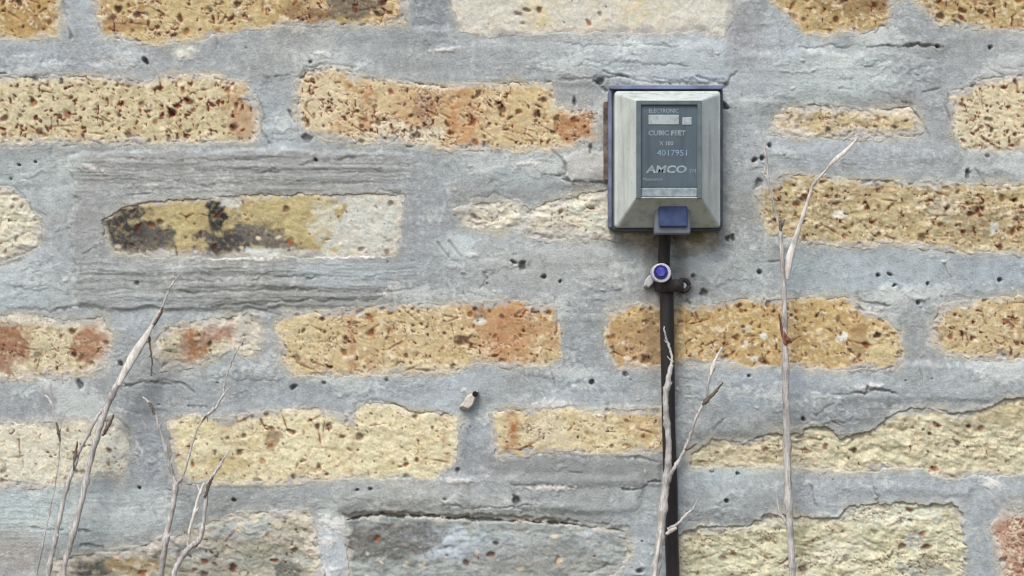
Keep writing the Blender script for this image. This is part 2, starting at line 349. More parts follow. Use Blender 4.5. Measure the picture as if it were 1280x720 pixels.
# ---- bricks
for k, b in enumerate(BR):
    xs = [q[0] for q in b['p']]; ys = [q[1] for q in b['p']]
    s = win(min(xs) - 14, max(xs) + 14, min(ys) - 14, max(ys) + 14)
    m = (ID[s] == k)
    rough = b.get('rough', .25)
    h = (b['h'] + N_mid[s] * (.5 + .5 * rough) + N_sm[s] * (.62 + .35 * rough) + N_fine[s] * (.24 + .12 * rough)).astype(f32)
    lay = N_lay[s]
    if rough > .75:       # spalled, layered faces: stepped ledges
        st = np.floor(lay * 5) / 5
        h = h + min(rough, 1.3) * (1.3 * lay + .75 * (st + .2 * sstep(lay * 5 - np.floor(lay * 5), .4, 1.0))) 
    else:
        h = h + (.2 + .7 * rough) * lay
    c = np.empty(h.shape + (3,), f32); c[:] = lin(b['c'])
    t = sstep(N_edge[s] + .5 * N_sm[s], -.15, .45) * .8
    c = c * (1 - t[..., None]) + lin(b['c2']) * t[..., None]
    t = sstep(N_sm[s] * .6 + N_fine[s] * .8 + .3 * N_grain[s], .0, .42) * .72 * b.get('fleck', 1.0) * sstep(N_edge[s], -.5, .2)          # pale sandy flecking
    c = c * (1 - t[..., None]) + lin((230, 219, 192)) * t[..., None]
    t = sstep(-N_sm[s] * .6 - N_fine[s] * .7 - .3 * lay - .3 * N_grain[s], .05, .55) * .38 * b.get('fleck', 1.0)     # browner body between
    c = c * (1 - t[..., None]) + lin((158, 130, 92)) * t[..., None]
    CBs = CB[s]; HBs = HB[s]
    tmp = np.zeros(PX.shape + (0,))
    CBs[m] = c[m]; HBs[m] = h[m]
    for (bx, bw, bc, ba) in b.get('bands', []):
        q = np.exp(-((PX[s] - bx + 7 * N_edge[s]) / bw) ** 2) * ba * np.clip(.65 + 1.3 * N_sm[s], 0, 1) * m
        CBs[...] = CBs * (1 - q[..., None]) + lin(bc) * q[..., None]
    for pt in b.get('pat', []):
        q = blob(s, *pt[:4], ang=(pt[6] if len(pt) > 6 else 0), wob=b.get('wob', .75), soft=.22) * pt[5] * m * np.clip(1.02 + .9 * N_fine[s] + .5 * N_sm[s], .3, 1)
        CBs[...] = CBs * (1 - q[..., None]) + lin(pt[4]) * q[..., None]
    fk = max(.35, b.get('fleck', 1.0)) * np.random.default_rng(900 + k).uniform(.3, 1.0)
    fm = sstep(N_fis[s], .955, .99) * sstep(N_patch[s], -.18, .12) * fk * m
    HBs[...] -= .85 * fm
    CBs[...] = CBs * (1 - (.55 * fm)[..., None]) + lin((134, 98, 66)) * (.55 * fm)[..., None]
    fr = sstep(N_fis[s], .80, .90) * sstep(N_fis[s], .955, .93) * sstep(N_patch[s], -.1, .2) * fk * m
    HBs[...] += .25 * fr
    CBs[...] = CBs * (1 - (.4 * fr)[..., None]) + lin((232, 222, 198)) * (.4 * fr)[..., None]
    # iron spots: ragged dark flecks with a rusty halo
    pk = b.get('pits', 1)
    br_ = np.random.default_rng(500 + k)
    cl = .12 * N_edge[s] + br_.uniform(.05, .24) * N_patch[s]
    th = .55 - .10 * min(pk, 2.2) + br_.uniform(-.05, .06)
    dark = [(88, 46, 36), (100, 52, 40), (80, 56, 42), (94, 62, 44), (112, 54, 44)][br_.integers(5)]
    w1, w2 = [(1, .9), (1, .35), (.35, 1), (.8, .8)][br_.integers(4)]
    if pk < .3: w1, w2 = .1, .1
    if k in (0, 1, 4, 5, 7): dark, w1, w2, th = (100, 46, 36), 1, 1, th - .02
    for sp, ww in ((N_spot[s] + cl, w1), (N_spot2[s] + cl - .05, w2)):
        q = sstep(sp, th - .10, th + .08) * .38 * ww * m
        CBs[...] = CBs * (1 - q[..., None]) + lin((164, 112, 74)) * q[..., None]
        q = sstep(sp, th + .03, th + .075) * .92 * ww * m
        CBs[...] = CBs * (1 - q[..., None]) + lin(dark) * q[..., None]
        HBs[...] -= sstep(sp, th, th + .12) * .9 * ww * m
    # pores
    xa, xb_, ya, yb = min(xs), max(xs), min(ys), max(ys)
    area = (xb_ - xa) * (yb - ya)
    n = int(area / 300 * b.get('pits', 1))
    for i in range(n):
        cx, cy = rng.uniform(xa, xb_), rng.uniform(ya, yb)
        big = rng.random() ** 3.2
        r0 = 1.2 + 4.2 * big
        asp = rng.uniform(.38, .95)
        ang = rng.choice([rng.normal(0, .35), rng.normal(1.2, .6), rng.normal(-.8, .5)])
        v = rng.random()
        col = (92, 44, 34) if v < .4 else (126, 70, 44) if v < .65 else (74, 52, 42) if v < .85 else (150, 96, 58)
        stamp(CB, HB, cx, cy, r0, r0 * asp, ang, col, rng.uniform(.55, .95), -rng.uniform(.4, 1.5) * (.5 + big))
    # hairline checks
    for i in range(int(area / 2600 * b.get('pits', 1))):
        cx, cy = rng.uniform(xa, xb_), rng.uniform(ya, yb)
        stamp(CB, HB, cx, cy, rng.uniform(5, 13), rng.uniform(.7, 1.3), rng.choice([0.1, 0.3, 1.45, -.5]) + rng.normal(0, .2), (128, 74, 46), rng.uniform(.4, .85), -.7)
    # pale grog and lime flecks
    for i in range(int(area / 420 * b.get('flakes', .3))):
        cx, cy = rng.uniform(xa, xb_), rng.uniform(ya, yb)
        r0 = rng.uniform(1.5, 5)
        stamp(CB, HB, cx, cy, r0, r0 * rng.uniform(.4, .9), rng.normal(0, .4), (226, 214, 186), rng.uniform(.35, .8), rng.uniform(0, .5))
    # lime wash dragged over the arrises
    sd = SD[s]
    q = sstep(sd + 9 * N_edge[s] + 5 * N_sm[s], -13 * (.45 + b.get('wash', .3)), -1) * (.45 + .5 * b.get('wash', .3)) * m
    CBs[...] = CBs * (1 - q[..., None]) + lin((214, 208, 192)) * q[..., None]
    q = sstep(sd + 14 * N_mid[s] + 10 * N_edge[s] + 6 * N_fine[s], -5 - 12 * max(0, b.get('wash', .3) - .45), 0) * .8 * m
    CBs[...] = CBs * (1 - q[..., None]) + lin((168, 170, 168)) * q[..., None]
    if b.get('wash', 0) > .55:
        q = sstep(N_edge[s] + .6 * N_lay[s], .05, .35) * .6 * (b['wash'] - .3) * m
        CBs[...] = CBs * (1 - q[..., None]) + lin((192, 190, 182)) * q[..., None]
# rounded arrises that dive under the mortar
HB -= .25 * sstep(SD, -8, 0) + 5.0 * sstep(SD, 1.5, 8.0)

# ---- mortar: colour
CM[:] = lin((158, 162, 166))
t = sstep(N_big + .25 * N_mid, .0, .5) * .8; CM[:] = CM * (1 - t[..., None]) + lin((174, 183, 192)) * t[..., None]
t = sstep(-N_big + .3 * N_mid, .05, .5) * .7; CM[:] = CM * (1 - t[..., None]) + lin((150, 150, 148)) * t[..., None]
t = sstep(N_lip2, .12, .5) * .4; CM[:] = CM * (1 - t[..., None]) + lin((182, 184, 184)) * t[..., None]
t = sstep(SD - 6 * N_edge - 5 * N_sm, 9, 1) * .55 * sstep(N_mid, -.3, .3); CM[:] = CM * (1 - t[..., None]) + lin((190, 186, 174)) * t[..., None]
t = sstep(SD + 16 * N_mid + 8 * N_fine + 6 * N_edge, 5, -2) * .5
CM[:] = CM * (1 - t[..., None]) + lin((196, 184, 156)) * t[..., None]
MP = [  # cx, cy, rx, ry, colour, strength
 (60,225,70,40,(176,186,196),.8),(110,205,60,14,(186,196,206),.6),(30,360,80,26,(178,190,202),.7),(112,370,26,20,(184,194,204),.6),
 (320,212,230,26,(150,152,150),.85),(330,352,220,26,(146,149,146),.85),(110,290,26,90,(152,154,156),.8),(125,210,16,26,(150,146,142),.6),
 (530,290,40,70,(152,157,164),.7),(620,215,80,24,(166,174,184),.6),(430,340,70,18,(172,184,200),.7),
 (680,60,120,26,(164,168,174),.6),(800,75,100,22,(178,186,196),.75),(930,40,24,50,(150,150,152),.7),(540,10,24,40,(138,141,144),.9),
 (1060,90,90,30,(182,192,202),.85),(1030,112,60,14,(186,196,206),.6),(1160,90,40,60,(152,155,160),.6),(935,180,30,70,(168,172,180),.7),
 (1060,195,90,16,(158,162,170),.6),(1100,340,160,26,(168,180,194),.8),(1240,340,60,20,(162,172,190),.6),(920,320,50,40,(166,172,180),.7),
 (700,330,90,30,(170,172,174),.6),(640,330,60,24,(176,180,184),.5),(570,310,24,20,(190,200,212),.7),
 (728,430,30,50,(150,155,160),.8),(740,480,60,20,(162,172,184),.7),(950,490,80,24,(152,162,174),.7),(1060,520,60,24,(146,150,154),.8),(1150,480,90,24,(166,176,188),.6),
 (100,500,110,20,(148,153,158),.7),(190,560,26,60,(146,151,158),.8),(300,490,110,18,(152,158,164),.6),(450,490,100,16,(150,158,166),.6),(595,560,24,40,(150,154,160),.7),
 (60,640,110,34,(178,190,200),.85),(180,640,60,22,(176,186,196),.6),(20,690,34,30,(160,148,132),.5),(340,622,110,14,(166,170,174),.6),
 (640,590,140,22,(148,150,152),.7),(780,590,50,14,(138,140,140),.6),(700,620,130,20,(166,170,174),.6),(500,620,90,14,(176,178,178),.6),
 (830,660,30,70,(166,176,188),.6),(900,605,50,22,(174,186,200),.8),(1000,612,140,18,(162,166,174),.6),(920,640,40,20,(150,156,160),.6),(1170,610,90,18,(160,168,180),.6),(1222,660,20,70,(160,168,178),.7),(1260,600,50,16,(168,180,192),.6),
 (415,660,18,26,(200,206,212),.85),(392,700,18,20,(182,188,192),.6),(480,712,60,8,(190,190,186),.6),(690,700,60,20,(140,134,128),.5),
 (1110,60,50,20,(168,172,178),.5),(720,112,26,24,(160,160,160),.6),(720,205,40,14,(168,172,176),.6),
 (60,70,90,18,(158,162,170),.5),(230,66,14,8,(206,204,196),.8),(400,72,60,20,(176,180,186),.5),(305,412,14,10,(200,196,190),.5),
]
for (cx, cy, rx, ry, col, a) in [(m_[0], m_[1], m_[2], m_[3], tuple(v_ + .2 * (165 - v_) * (j_ == 2) for j_, v_ in enumerate(m_[4])), m_[5]) for m_ in MP]:
    s = win(cx - rx * 1.7, cx + rx * 1.7, cy - ry * 1.9, cy + ry * 1.9)
    q = blob(s, cx, cy, rx, ry, 0, .3, .5) * a
    CM[s] = CM[s] * (1 - q[..., None]) + lin(col) * q[..., None]

t = sstep(N_fine * .8 + N_sm * .5 + .4 * N_grain, .0, .5) * .42; CM[:] = CM * (1 - t[..., None]) + lin((194, 197, 196)) * t[..., None]
t = sstep(-N_fine * .7 - N_sm * .6 - .4 * N_grain, .05, .55) * .42; CM[:] = CM * (1 - t[..., None]) + lin((128, 131, 132)) * t[..., None]
t = sstep(N_str, .1, .5) * .3; CM[:] = CM * (1 - t[..., None]) + lin((136, 138, 136)) * t[..., None]
t = sstep(N_lip + .4 * N_mid + .25 * N_fine, .14, .42) * .62; CM[:] = CM * (1 - t[..., None]) + lin((200, 204, 204)) * t[..., None]
t = sstep(-N_lip2 - .4 * N_mid + .25 * N_fine, .12, .45) * .28; CM[:] = CM * (1 - t[..., None]) + lin((136, 139, 138)) * t[..., None]
for (cx, cy, rx, ry, col, a) in [(730,588,110,20,(132,134,134),.7),(690,668,100,12,(146,152,162),.6),(740,625,90,12,(150,154,156),.6),(415,690,20,40,(186,194,204),.6)]:
    s = win(cx - rx * 1.7, cx + rx * 1.7, cy - ry * 1.9, cy + ry * 1.9)
    q = blob(s, cx, cy, rx, ry, 0, .4, .5) * a
    CM[s] = CM[s] * (1 - q[..., None]) + lin(col) * q[..., None]
CM *= np.array((1.02, 1.06, 1.035), f32)
# dark brown blobs blended in below the meter box and beside the cable
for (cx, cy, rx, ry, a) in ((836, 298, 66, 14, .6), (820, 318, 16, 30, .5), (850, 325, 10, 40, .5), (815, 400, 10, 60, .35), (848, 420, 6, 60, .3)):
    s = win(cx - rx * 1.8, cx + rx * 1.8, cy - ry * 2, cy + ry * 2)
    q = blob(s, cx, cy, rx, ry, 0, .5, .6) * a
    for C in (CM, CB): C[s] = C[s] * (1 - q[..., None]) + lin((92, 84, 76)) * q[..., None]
# ---- mortar: relief
def box_mask(x0, x1, y0, y1, e=5, wob=7):
    s = win(x0 - 20, x1 + 20, y0 - 20, y1 + 20)
    x, y = PX[s] + wob * N_edge[s] + 3 * N_sm[s], PY[s] + wob * N_mid[s] * .6 + 3 * N_sm[s]
    return s, sstep(x, x0 - e, x0 + e) * sstep(x, x1 + e, x1 - e) * sstep(y, y0 - e, y0 + e) * sstep(y, y1 + e, y1 - e)
HM[:] = .3 + 1.0 * N_big + .5 * N_mid + .24 * N_sm + .14 * N_fine + .07 * N_grain + .25 * N_lay * sstep(N_patch, -.1, .3)
lipmask = sstep(fbm(PX, PY, 90, 70, 311, 3), -.05, .25)           # lips come and go
HM += (.55 * sstep(N_lip, .05, .085) + .5 * sstep(N_lip2, .20, .23)) * lipmask - .2
STR = np.full(PX.shape, .06, f32)
for (x0, x1, y0, y1, a) in [(96,520,188,246,1.35),(96,520,326,384,1.45),(-90,70,600,700,.9),(600,900,55,104,.45),(930,1150,175,220,.5),(60,260,610,680,.6)]:
    s, m = box_mask(x0, x1, y0, y1, 14); STR[s] = STR[s] * (1 - m) + a * m
HM += STR * (.75 * N_str - .5 * sstep(N_str, .18, .34))
for (x0, x1, y0, y1, dh) in [
    (62,128,235,400,.8),(516,562,-80,36,-1.8),(330,368,98,184,-1.2),(702,754,378,505,-.7),(920,962,-80,66,-1.0),(1134,1163,378,452,-1.0),
    (930,1136,66,132,1.0),(590,910,55,106,.9),(1156,1190,60,190,-.6),(166,208,515,612,-.8),(580,616,500,585,-1.0),(1208,1240,610,800,-.9),
    (870,1110,455,545,1.5),(1050,1280,455,500,1.2),(640,826,568,606,1.4),(420,800,596,640,1.8),(860,1000,590,650,.9),(700,760,100,136,.6),(700,800,186,236,.8),(140,345,380,530,-.4),(1120,1156,-80,40,.6)]:
    s, m = box_mask(x0, x1, y0, y1); HM[s] += dh * m
# thick pointing trowelled round the charred brick, with its own torn outer edge
s = win(70, 590, 170, 405)
d = poly_sd(PX[s] + 14 * N_edge[s] + 10 * N_mid[s] + 4 * N_sm[s], PY[s] + 6 * N_edge[s] + 4 * N_sm[s], [(94,200),(104,194),(160,190),(340,188),(500,192),(556,202),(566,300),(556,372),(480,381),(300,386),(130,384),(96,376)])
fade = sstep(PX[s] + 30 * N_mid[s], 575, 440)
q = sstep(d, 3.2 + 3 * sstep(PX[s], 160, 100), -2.0) * fade; HM[s] += 1.9 * q + .4 * np.exp(-((d + 3) / 4) ** 2) * fade
blend(CM, s, q * .26, (152, 152, 147))
for (yc, hw_, am, x0, x1) in ((206, 5, .9, 120, 500), (221, 6, .8, 110, 480), (236, 4, .7, 180, 520), (338, 5, .8, 120, 420), (357, 5, 1.0, 200, 500), (370, 4, .9, 150, 500)):
    r_ = np.exp(-((PY[s] - yc - 7 * N_big[s] - 3 * N_mid[s] - .012 * (PX[s] - 300)) / hw_) ** 2) * sstep(PX[s], x0 - 20, x0 + 40) * sstep(PX[s], x1 + 30, x1 - 40)
    HM[s] += am * r_ * q
s = win(690, 780, 170, 245)
d = poly_sd(PX[s] + 7 * N_sm[s] + 4 * N_edge[s], PY[s] + 7 * N_sm[s] + 3 * N_fine[s], [(709,197),(722,189),(770,188),(770,226),(732,229),(707,223)])
q = sstep(d, 1.5, -1.5); HM[s] += 2.2 * q; blend(CM, s, q * .5, (186, 186, 180))
# cracks and torn lips: polyline, half width px, depth mm
CR = [([(432,645),(470,642),(560,646),(620,648),(680,651),(720,653)],3.6,9),([(720,651),(760,656)],1.4,3),([(372,98),(384,85),(402,81),(430,83),(446,84)],1.5,4),([(500,100),(520,104),(556,106)],1.1,2.5),([(616,103),(690,101)],1.2,2.5),
 ([(0,96),(60,93),(120,96)],.9,1.8),([(322,120),(330,140),(328,165),(336,178)],1.3,3),([(330,96),(350,97),(370,92)],.9,1.5),
 ([(690,188),(700,196),(707,205),(706,222)],1.4,3.5),([(706,226),(730,229),(764,227)],1.6,4.5),([(745,104),(756,112)],2.5,4),
 ([(755,90),(800,102),(850,104),(905,104)],1.4,3),([(872,96),(890,102),(905,100)],1.2,2.5),([(905,108),(914,94),(922,92)],1.8,3),
 ([(700,100),(780,97),(870,101)],1.0,2),([(700,55),(780,56),(850,58)],1.0,1.8),([(780,78),(860,82)],.8,1.4),
 ([(160,199),(220,200),(300,200),(345,197)],1.1,1.6),([(375,206),(430,197),(474,193)],1.2,2),([(320,217),(350,216)],1.0,2),([(250,233),(268,231)],1.0,2),([(470,239),(500,240)],1.0,2),
 ([(225,365),(280,365),(330,362),(396,362)],1.2,1.8),([(250,352),(278,352)],1.1,2.2),([(310,350),(360,347),(400,346)],1.2,2.2),([(250,383),(380,376),(480,374)],1.3,2),([(100,384),(60,388),(10,386)],1.2,3),
 ([(20,236),(32,248),(40,262),(56,268)],1.8,3.5),([(0,333),(24,322)],1.3,3),([(105,318),(122,308)],1.0,2),
 ([(590,250),(620,241),(640,250)],1.1,2.2),([(585,275),(600,284),(620,283)],1.2,2.4),([(600,362),(608,350),(606,340)],1.1,2.4),([(586,367),(606,370)],1.0,2),([(548,304),(560,320)],1.8,2.2),([(562,302),(574,318)],1.2,1.6),
 ([(1040,492),(1076,492),(1088,487),(1120,491)],2.0,6),([(1062,465),(1080,463),(1118,466)],1.2,3),([(1072,368),(1076,378),(1110,380)],1.6,4),([(1106,380),(1102,392),(1080,388)],1.4,3),
 ([(886,540),(900,530),(905,525)],1.0,2),([(1020,520),(1040,504)],.9,1.6),
 ([(770,571),(800,572),(822,578)],1.7,5),([(780,612),(800,608),(815,602),(826,603)],1.7,5),([(640,572),(700,568),(760,572)],1.0,2.4),
 ([(560,632),(600,636),(660,632)],1.1,2.4),([(640,606),(720,608)],.9,1.6),
 ([(765,660),(788,661)],1.3,3),([(782,698),(790,680)],1.3,3),([(724,716),(750,712),(760,706)],1.2,3),
 ([(1094,611),(1098,628)],1.3,2.6),([(1014,608),(1020,632)],1.0,2),
 ([(1186,118),(1180,130),(1188,150)],1.6,3.5),([(1190,114),(1215,108),(1226,98),(1250,94),(1280,92)],1.1,2.5),([(1132,128),(1142,136),(1150,150),(1162,168)],1.3,3),([(1128,127),(1140,129)],2.4,4),
 ([(1000,60),(1050,58),(1130,58),(1180,58)],1.1,2.5),([(1130,56),(1178,58)],1.4,3),([(1250,84),(1280,88)],1.0,2),([(1050,112),(1066,112)],1.6,2),
 ([(1220,212),(1232,230),(1236,246)],1.2,2.5),([(1182,330),(1188,346)],1.0,2),([(1148,458),(1154,474)],1.1,2),
 ([(236,508),(256,508)],1.9,4),([(150,486),(175,478),(210,476),(230,480),(244,492)],1.2,2.6),([(140,515),(160,535),(163,546)],1.1,2.5),([(0,478),(30,477)],1.0,2),([(190,478),(214,481)],1.7,3.5),
 ([(440,520),(450,503),(470,500),(492,503),(510,514),(560,516)],1.2,3),([(620,512),(650,512)],1.2,2.5),([(320,610),(270,610),(370,608)],.8,1.5),([(0,602),(50,606)],.8,1.5),
 ([(40,660),(80,664)],.9,1.8),([(90,664),(110,664)],1.2,2.5),([(150,478),(158,482)],1.2,2.5),([(100,682),(130,686)],1.8,3),
 ([(180,70),(186,86)],1.4,2.5),([(80,4),(84,22)],2.4,4),([(86,34),(90,50)],1.2,2.5),([(272,46),(270,62)],1.1,2),([(108,88),(108,92)],1,2)]
for (pts, hw, dep) in CR:
    xs = [q[0] for q in pts]; ys = [q[1] for q in pts]
    s = win(min(xs) - 10, max(xs) + 10, min(ys) - 10, max(ys) + 10)
    d = line_d(PX[s] + 5 * N_sm[s] + 2.5 * N_fine[s], PY[s] + 5 * N_sm[s] + 2.5 * N_fine[s], pts)
    wv = hw * np.clip(.8 + 1.1 * N_edge[s], .35, 1.5)
    g = 1 - sstep(d, wv * .5, wv + 1.2)
    HM[s] -= g * dep * .68 * np.clip(.5 + 1.0 * N_edge[s], .12, .9)
    HB[s] -= g * dep * (.8 if dep > 8 else .3)
    blend(CM, s, g * .35, (84, 82, 80))
    HM[s] += np.exp(-((d - 3) / 3.) ** 2) * .12            # squeezed-up rims
# holes seen singly
HO = [(182,76,3,5),(365,145,2.5,8),(385,172,7,6),(512,181,5,4),(367,484,3.2,4.2),(405,479,2.6,2.8),(483,475,2,2.6),(653,332,4,7),(643,328,2,4),(740,478,3.4,3.2),(782,468,3.5,3.5),
 (866,345,2.6,2.4),(916,297,3,4.5),(910,298,3,3.4),(896,302,2.4,2.2),(880,366,5,5),(860,379,4.5,4),(848,397,2.5,2.5),(950,340,3.2,3.4),(962,182,2.8,2.8),(948,232,6,8),(943,200,2.4,3.6),(953,198,2.8,3),(922,384,2,2.4),
 (1234,195,3.2,2.6),(1210,218,3,6),(1098,344,2.4,2.2),(1112,343,3,1.8),(1118,357,3,1.8),(1148,378,2.6,3),(1004,524,2.8,2.4),(1250,350,3,3),(1172,58,2.6,2),(24,206,1.6,1.6),(44,202,2,1.8),(13,224,1.4,1.6),(5,282,2,2),
 (572,588,3,3),(292,625,2.4,2.6),(463,611,2.4,2.2),(447,612,2,2.6),(174,610,2,2.4),(908,626,2.6,2.2),(890,589,2.4,2.4),(922,592,2.6,2),(645,625,4,7),(100,480,3,8),(4,94,4,3),(8,104,3,3),(395,200,2,2),(800,714,4,3),(750,102,5,4),(388,78,2,2),(500,28,3,2),(718,128,2,6),(738,186,2,8),(905,132,3,7),(1238,60,2.4,2.6),(150,455,3,3),(680,346,3,3),(700,352,1.6,2.4),(1160,354,2,2.4),(936,470,2,2)]
for (cx, cy, rx, ry) in HO:
    stamp(CM, HM, cx, cy, rx * .9, ry * .9, rng.normal(0, .5), (84, 80, 76), .5, -5.0, .45, .32)
for i in range(70):
    cx, cy = rng.uniform(X0, X1), rng.uniform(Y0, Y1); r0 = .9 + 2.2 * rng.random() ** 3.5
    stamp(CM, HM, cx, cy, r0, r0 * rng.uniform(.5, 1), rng.normal(0, .6), (96, 92, 90), .45, -rng.uniform(1, 3.5), .4)
for i in range(700):      # sand grains and pale crumbs
    cx, cy = rng.uniform(X0, X1), rng.uniform(Y0, Y1); r0 = .9 + 1.8 * rng.random() ** 3
    stamp(CM, HM, cx, cy, r0 * 1.4, r0 * .7, rng.normal(0, .5), (204, 202, 194), rng.uniform(.3, .7), rng.uniform(.2, .9))
for i in range(40):       # short scratches
    cx, cy = rng.uniform(X0, X1), rng.uniform(Y0, Y1)
    stamp(CM, HM, cx, cy, rng.uniform(5, 16), rng.uniform(.8, 1.3), rng.choice([0, .15, -.2, 1.3]) + rng.normal(0, .25), (112, 110, 108), .4, -1.0)
# white torn crumbs the photo shows
for (cx, cy, rx, ry, a) in [(228,68,10,4,.2),(240,62,6,3,0),(113,210,12,3,.15),(70,170,40,2.5,0),(120,168,20,2,0),(300,324,40,2,0),(440,322,30,2,0),(582,488,4,2,0),(480,368,5,3,0),(415,655,14,8,.3),(410,676,10,6,0),(492,716,14,7,0),(400,714,16,6,0),(625,716,12,6,0),(690,610,26,3,0),(1085,388,12,4,.1),(1040,388,8,3,0),(660,205,12,2,0),(560,62,14,2,-.1),(405,68,14,3,.2),(590,318,5,3,0),(1240,605,10,6,.2),(730,229,20,2,.1),(570,600,20,3,0),(690,505,22,5,0),(1085,483,18,2.5,-.1)]:
    stamp(CM, HM, cx, cy, rx, ry, a, (222, 222, 218), .75, .8, .6, .9)

HB_top = HB - .0
HM_out = HM.copy()
HBASE = np.array([b['h'] for b in BR], f32)[np.maximum(ID, 0)]
FL = np.array([b.get('flush', .95) for b in BR], f32)[np.maximum(ID, 0)]
wf = sstep(SD, 22, 1) * FL
HM_out = HM_out * (1 - wf) + wf * (HBASE - .22 + .62 * N_edge + .4 * N_sm + .3 * (HM - .3))
HM = HM_out
# mortar dives under each brick, with a crisp torn edge
drop = sstep(SD + 1.6 * N_fine, -1.0, -5.0)
HM_cut = HM_out * (1 - drop) + (HB - 5.5) * drop
HM_cut = np.where(SD < -6.5, HB - 5.5, HM_cut)

VXW = ((PX - 640) * S).astype(f32); VZW = (ZC + (360 - PY) * S).astype(f32)

def grid_mesh(name, cell, H, C, mat, parent, back=None):
    """cell: bool (NY-1, NX-1) of quads to keep; back: depth in metres of closing skirt + rear face"""
    jj, ii = np.nonzero(cell)
    a = jj * NX + ii
    q = np.stack([a, a + NX, a + NX + 1, a + 1], 1)
    used = np.unique(q); rem = np.full(NX * NY, -1, np.int64); rem[used] = np.arange(len(used))
    V = np.stack([VXW.ravel()[used], -H.ravel()[used] * .001, VZW.ravel()[used]], 1)
    c = C.reshape(-1, 3)[used]; q = rem[q]
    if back:
        # boundary edges -> skirt running back into the wall
        e = np.concatenate([q[:, [0, 1]], q[:, [1, 2]], q[:, [2, 3]], q[:, [3, 0]]])
        key = np.sort(e, 1); key = key[:, 0] * len(used) + key[:, 1]
        u, idx, cnt = np.unique(key, return_index=True, return_counts=True)
        be = e[idx[cnt == 1]]
        bv = np.unique(be); r2 = np.full(len(used), -1, np.int64); r2[bv] = len(used) + np.arange(len(bv))
        VB = V[bv].copy(); VB[:, 1] = back
        V = np.concatenate([V, VB]); c = np.concatenate([c, c[bv]])
        q = np.concatenate([q, np.stack([be[:, 1], be[:, 0], r2[be[:, 0]], r2[be[:, 1]]], 1)])
    return mesh_np(name, V, q, mat, parent, c)

wall = empty('brick_wall', (0, 0, 0))
tag(wall, 'old yellow brick wall with wide smeared grey mortar joints', 'wall')
cmax = np.maximum(np.maximum(SD[:-1, :-1], SD[1:, :-1]), np.maximum(SD[:-1, 1:], SD[1:, 1:]))
mo = grid_mesh('mortar', cmax > -9, HM_cut, CM, M_MORTAR, wall)
BLAB = {2: 'pale lime-washed brick above the meter box', 9: 'charred ochre brick framed by thick striated mortar', 22: 'sunken grey-brown brick at the bottom edge', 24: 'pinkish red brick in the lower right corner'}
idc = ID[:-1, :-1]
for k, b in enumerate(BR):
    o = grid_mesh('brick', (idc == k) & (cmax < 8.5), HB, CB, M_BRICK, wall, back=0.09)
    if k in BLAB: o['label'] = BLAB[k]

# ---- the wall goes on beyond the picture: plainer brickwork, one joined piece
TOPH = np.maximum(HB, HM_cut); ISB = (HB > HM_cut)[..., None]; TOPC = np.where(ISB, CB, CM)
st3 = 3
def coarse(j0, j1):
    jj = np.arange(j0, j1 + 1, st3); ii = np.arange(0, NX, st3); ii[-1] = NX - 1; jj[-1] = j1
    a = np.ix_(jj, ii); n, m = len(jj), len(ii)
    V = np.stack([VXW[a].ravel(), -TOPH[a].ravel() * .001, VZW[a].ravel()], 1)
    g_ = np.arange(n * m).reshape(n, m)
    q = np.stack([g_[:-1, :-1].ravel(), g_[1:, :-1].ravel(), g_[1:, 1:].ravel(), g_[:-1, 1:].ravel()], 1)
    return V, q, TOPC[a].reshape(-1, 3)
six = int(round(825 / P))                         # six courses of brick
tiles = {}
XL, XR = float(gx[0]), float(gx[-1])
for key, (j0, j1, dy) in dict(mid=(0, NY - 1, 0), up=(0, six, -six * P), down=(NY - 1 - six, NY - 1, six * P)).items():
    for side in ('here', 'left', 'right'):
        if key == 'mid' and side == 'here': continue
        if key not in tiles:
            o = mesh_np('surrounding_brickwork', *coarse(j0, j1)[:2], M_MORTAR, wall, coarse(j0, j1)[2]); tiles[key] = o
        else:
            o = link(bpy.data.objects.new('surrounding_brickwork', tiles[key].data)); o.parent = wall
        o['kind'] = 'stuff'
        o.location = (0, 0, -dy * S)
        if side != 'here':
            o.scale.x = -1; o.location.x = (2 * (XL if side == 'left' else XR) - 1280) * S
bx0, bx1, by0, by1 = 2 * XL - XR, 2 * XR - XL, Y0 - six * P, float(gy[-1]) + six * P
cv = [(wx(x), y, wz(z)) for y in (.10, .22) for (x, z) in ((bx0, by1), (bx1, by1), (bx1, by0), (bx0, by0))]
cq = [(0, 1, 2, 3), (7, 6, 5, 4), (0, 4, 5, 1), (1, 5, 6, 2), (2, 6, 7, 3), (3, 7, 4, 0)]
mesh_np('wall_core', np.array(cv), np.array(cq), M_MORTAR, wall, np.array([lin((150, 140, 120))] * 8), smooth=False)

# ---- ground
M_GROUND = plain('dry soil', (104, 92, 74), .95, (76, 72, 54), 9, .6, .1)
gq = []
gn = 41; gxx = np.sign(np.linspace(-1, 1, gn)) * np.abs(np.linspace(-1, 1, gn)) ** 3 * 120
GX, GY = np.meshgrid(gxx, gxx)
GZ = .006 * np.sin(GX * 3.1) * np.cos(GY * 2.3)
gvv = np.stack([GX.ravel(), GY.ravel(), GZ.ravel()], 1)
gq = [(j * gn + i, j * gn + i + 1, (j + 1) * gn + i + 1, (j + 1) * gn + i) for j in range(gn - 1) for i in range(gn - 1)]
g = mesh_np('ground', gvv, np.array(gq), M_GROUND)
tag(g, 'bare soil ground at the foot of the wall', kind='structure')

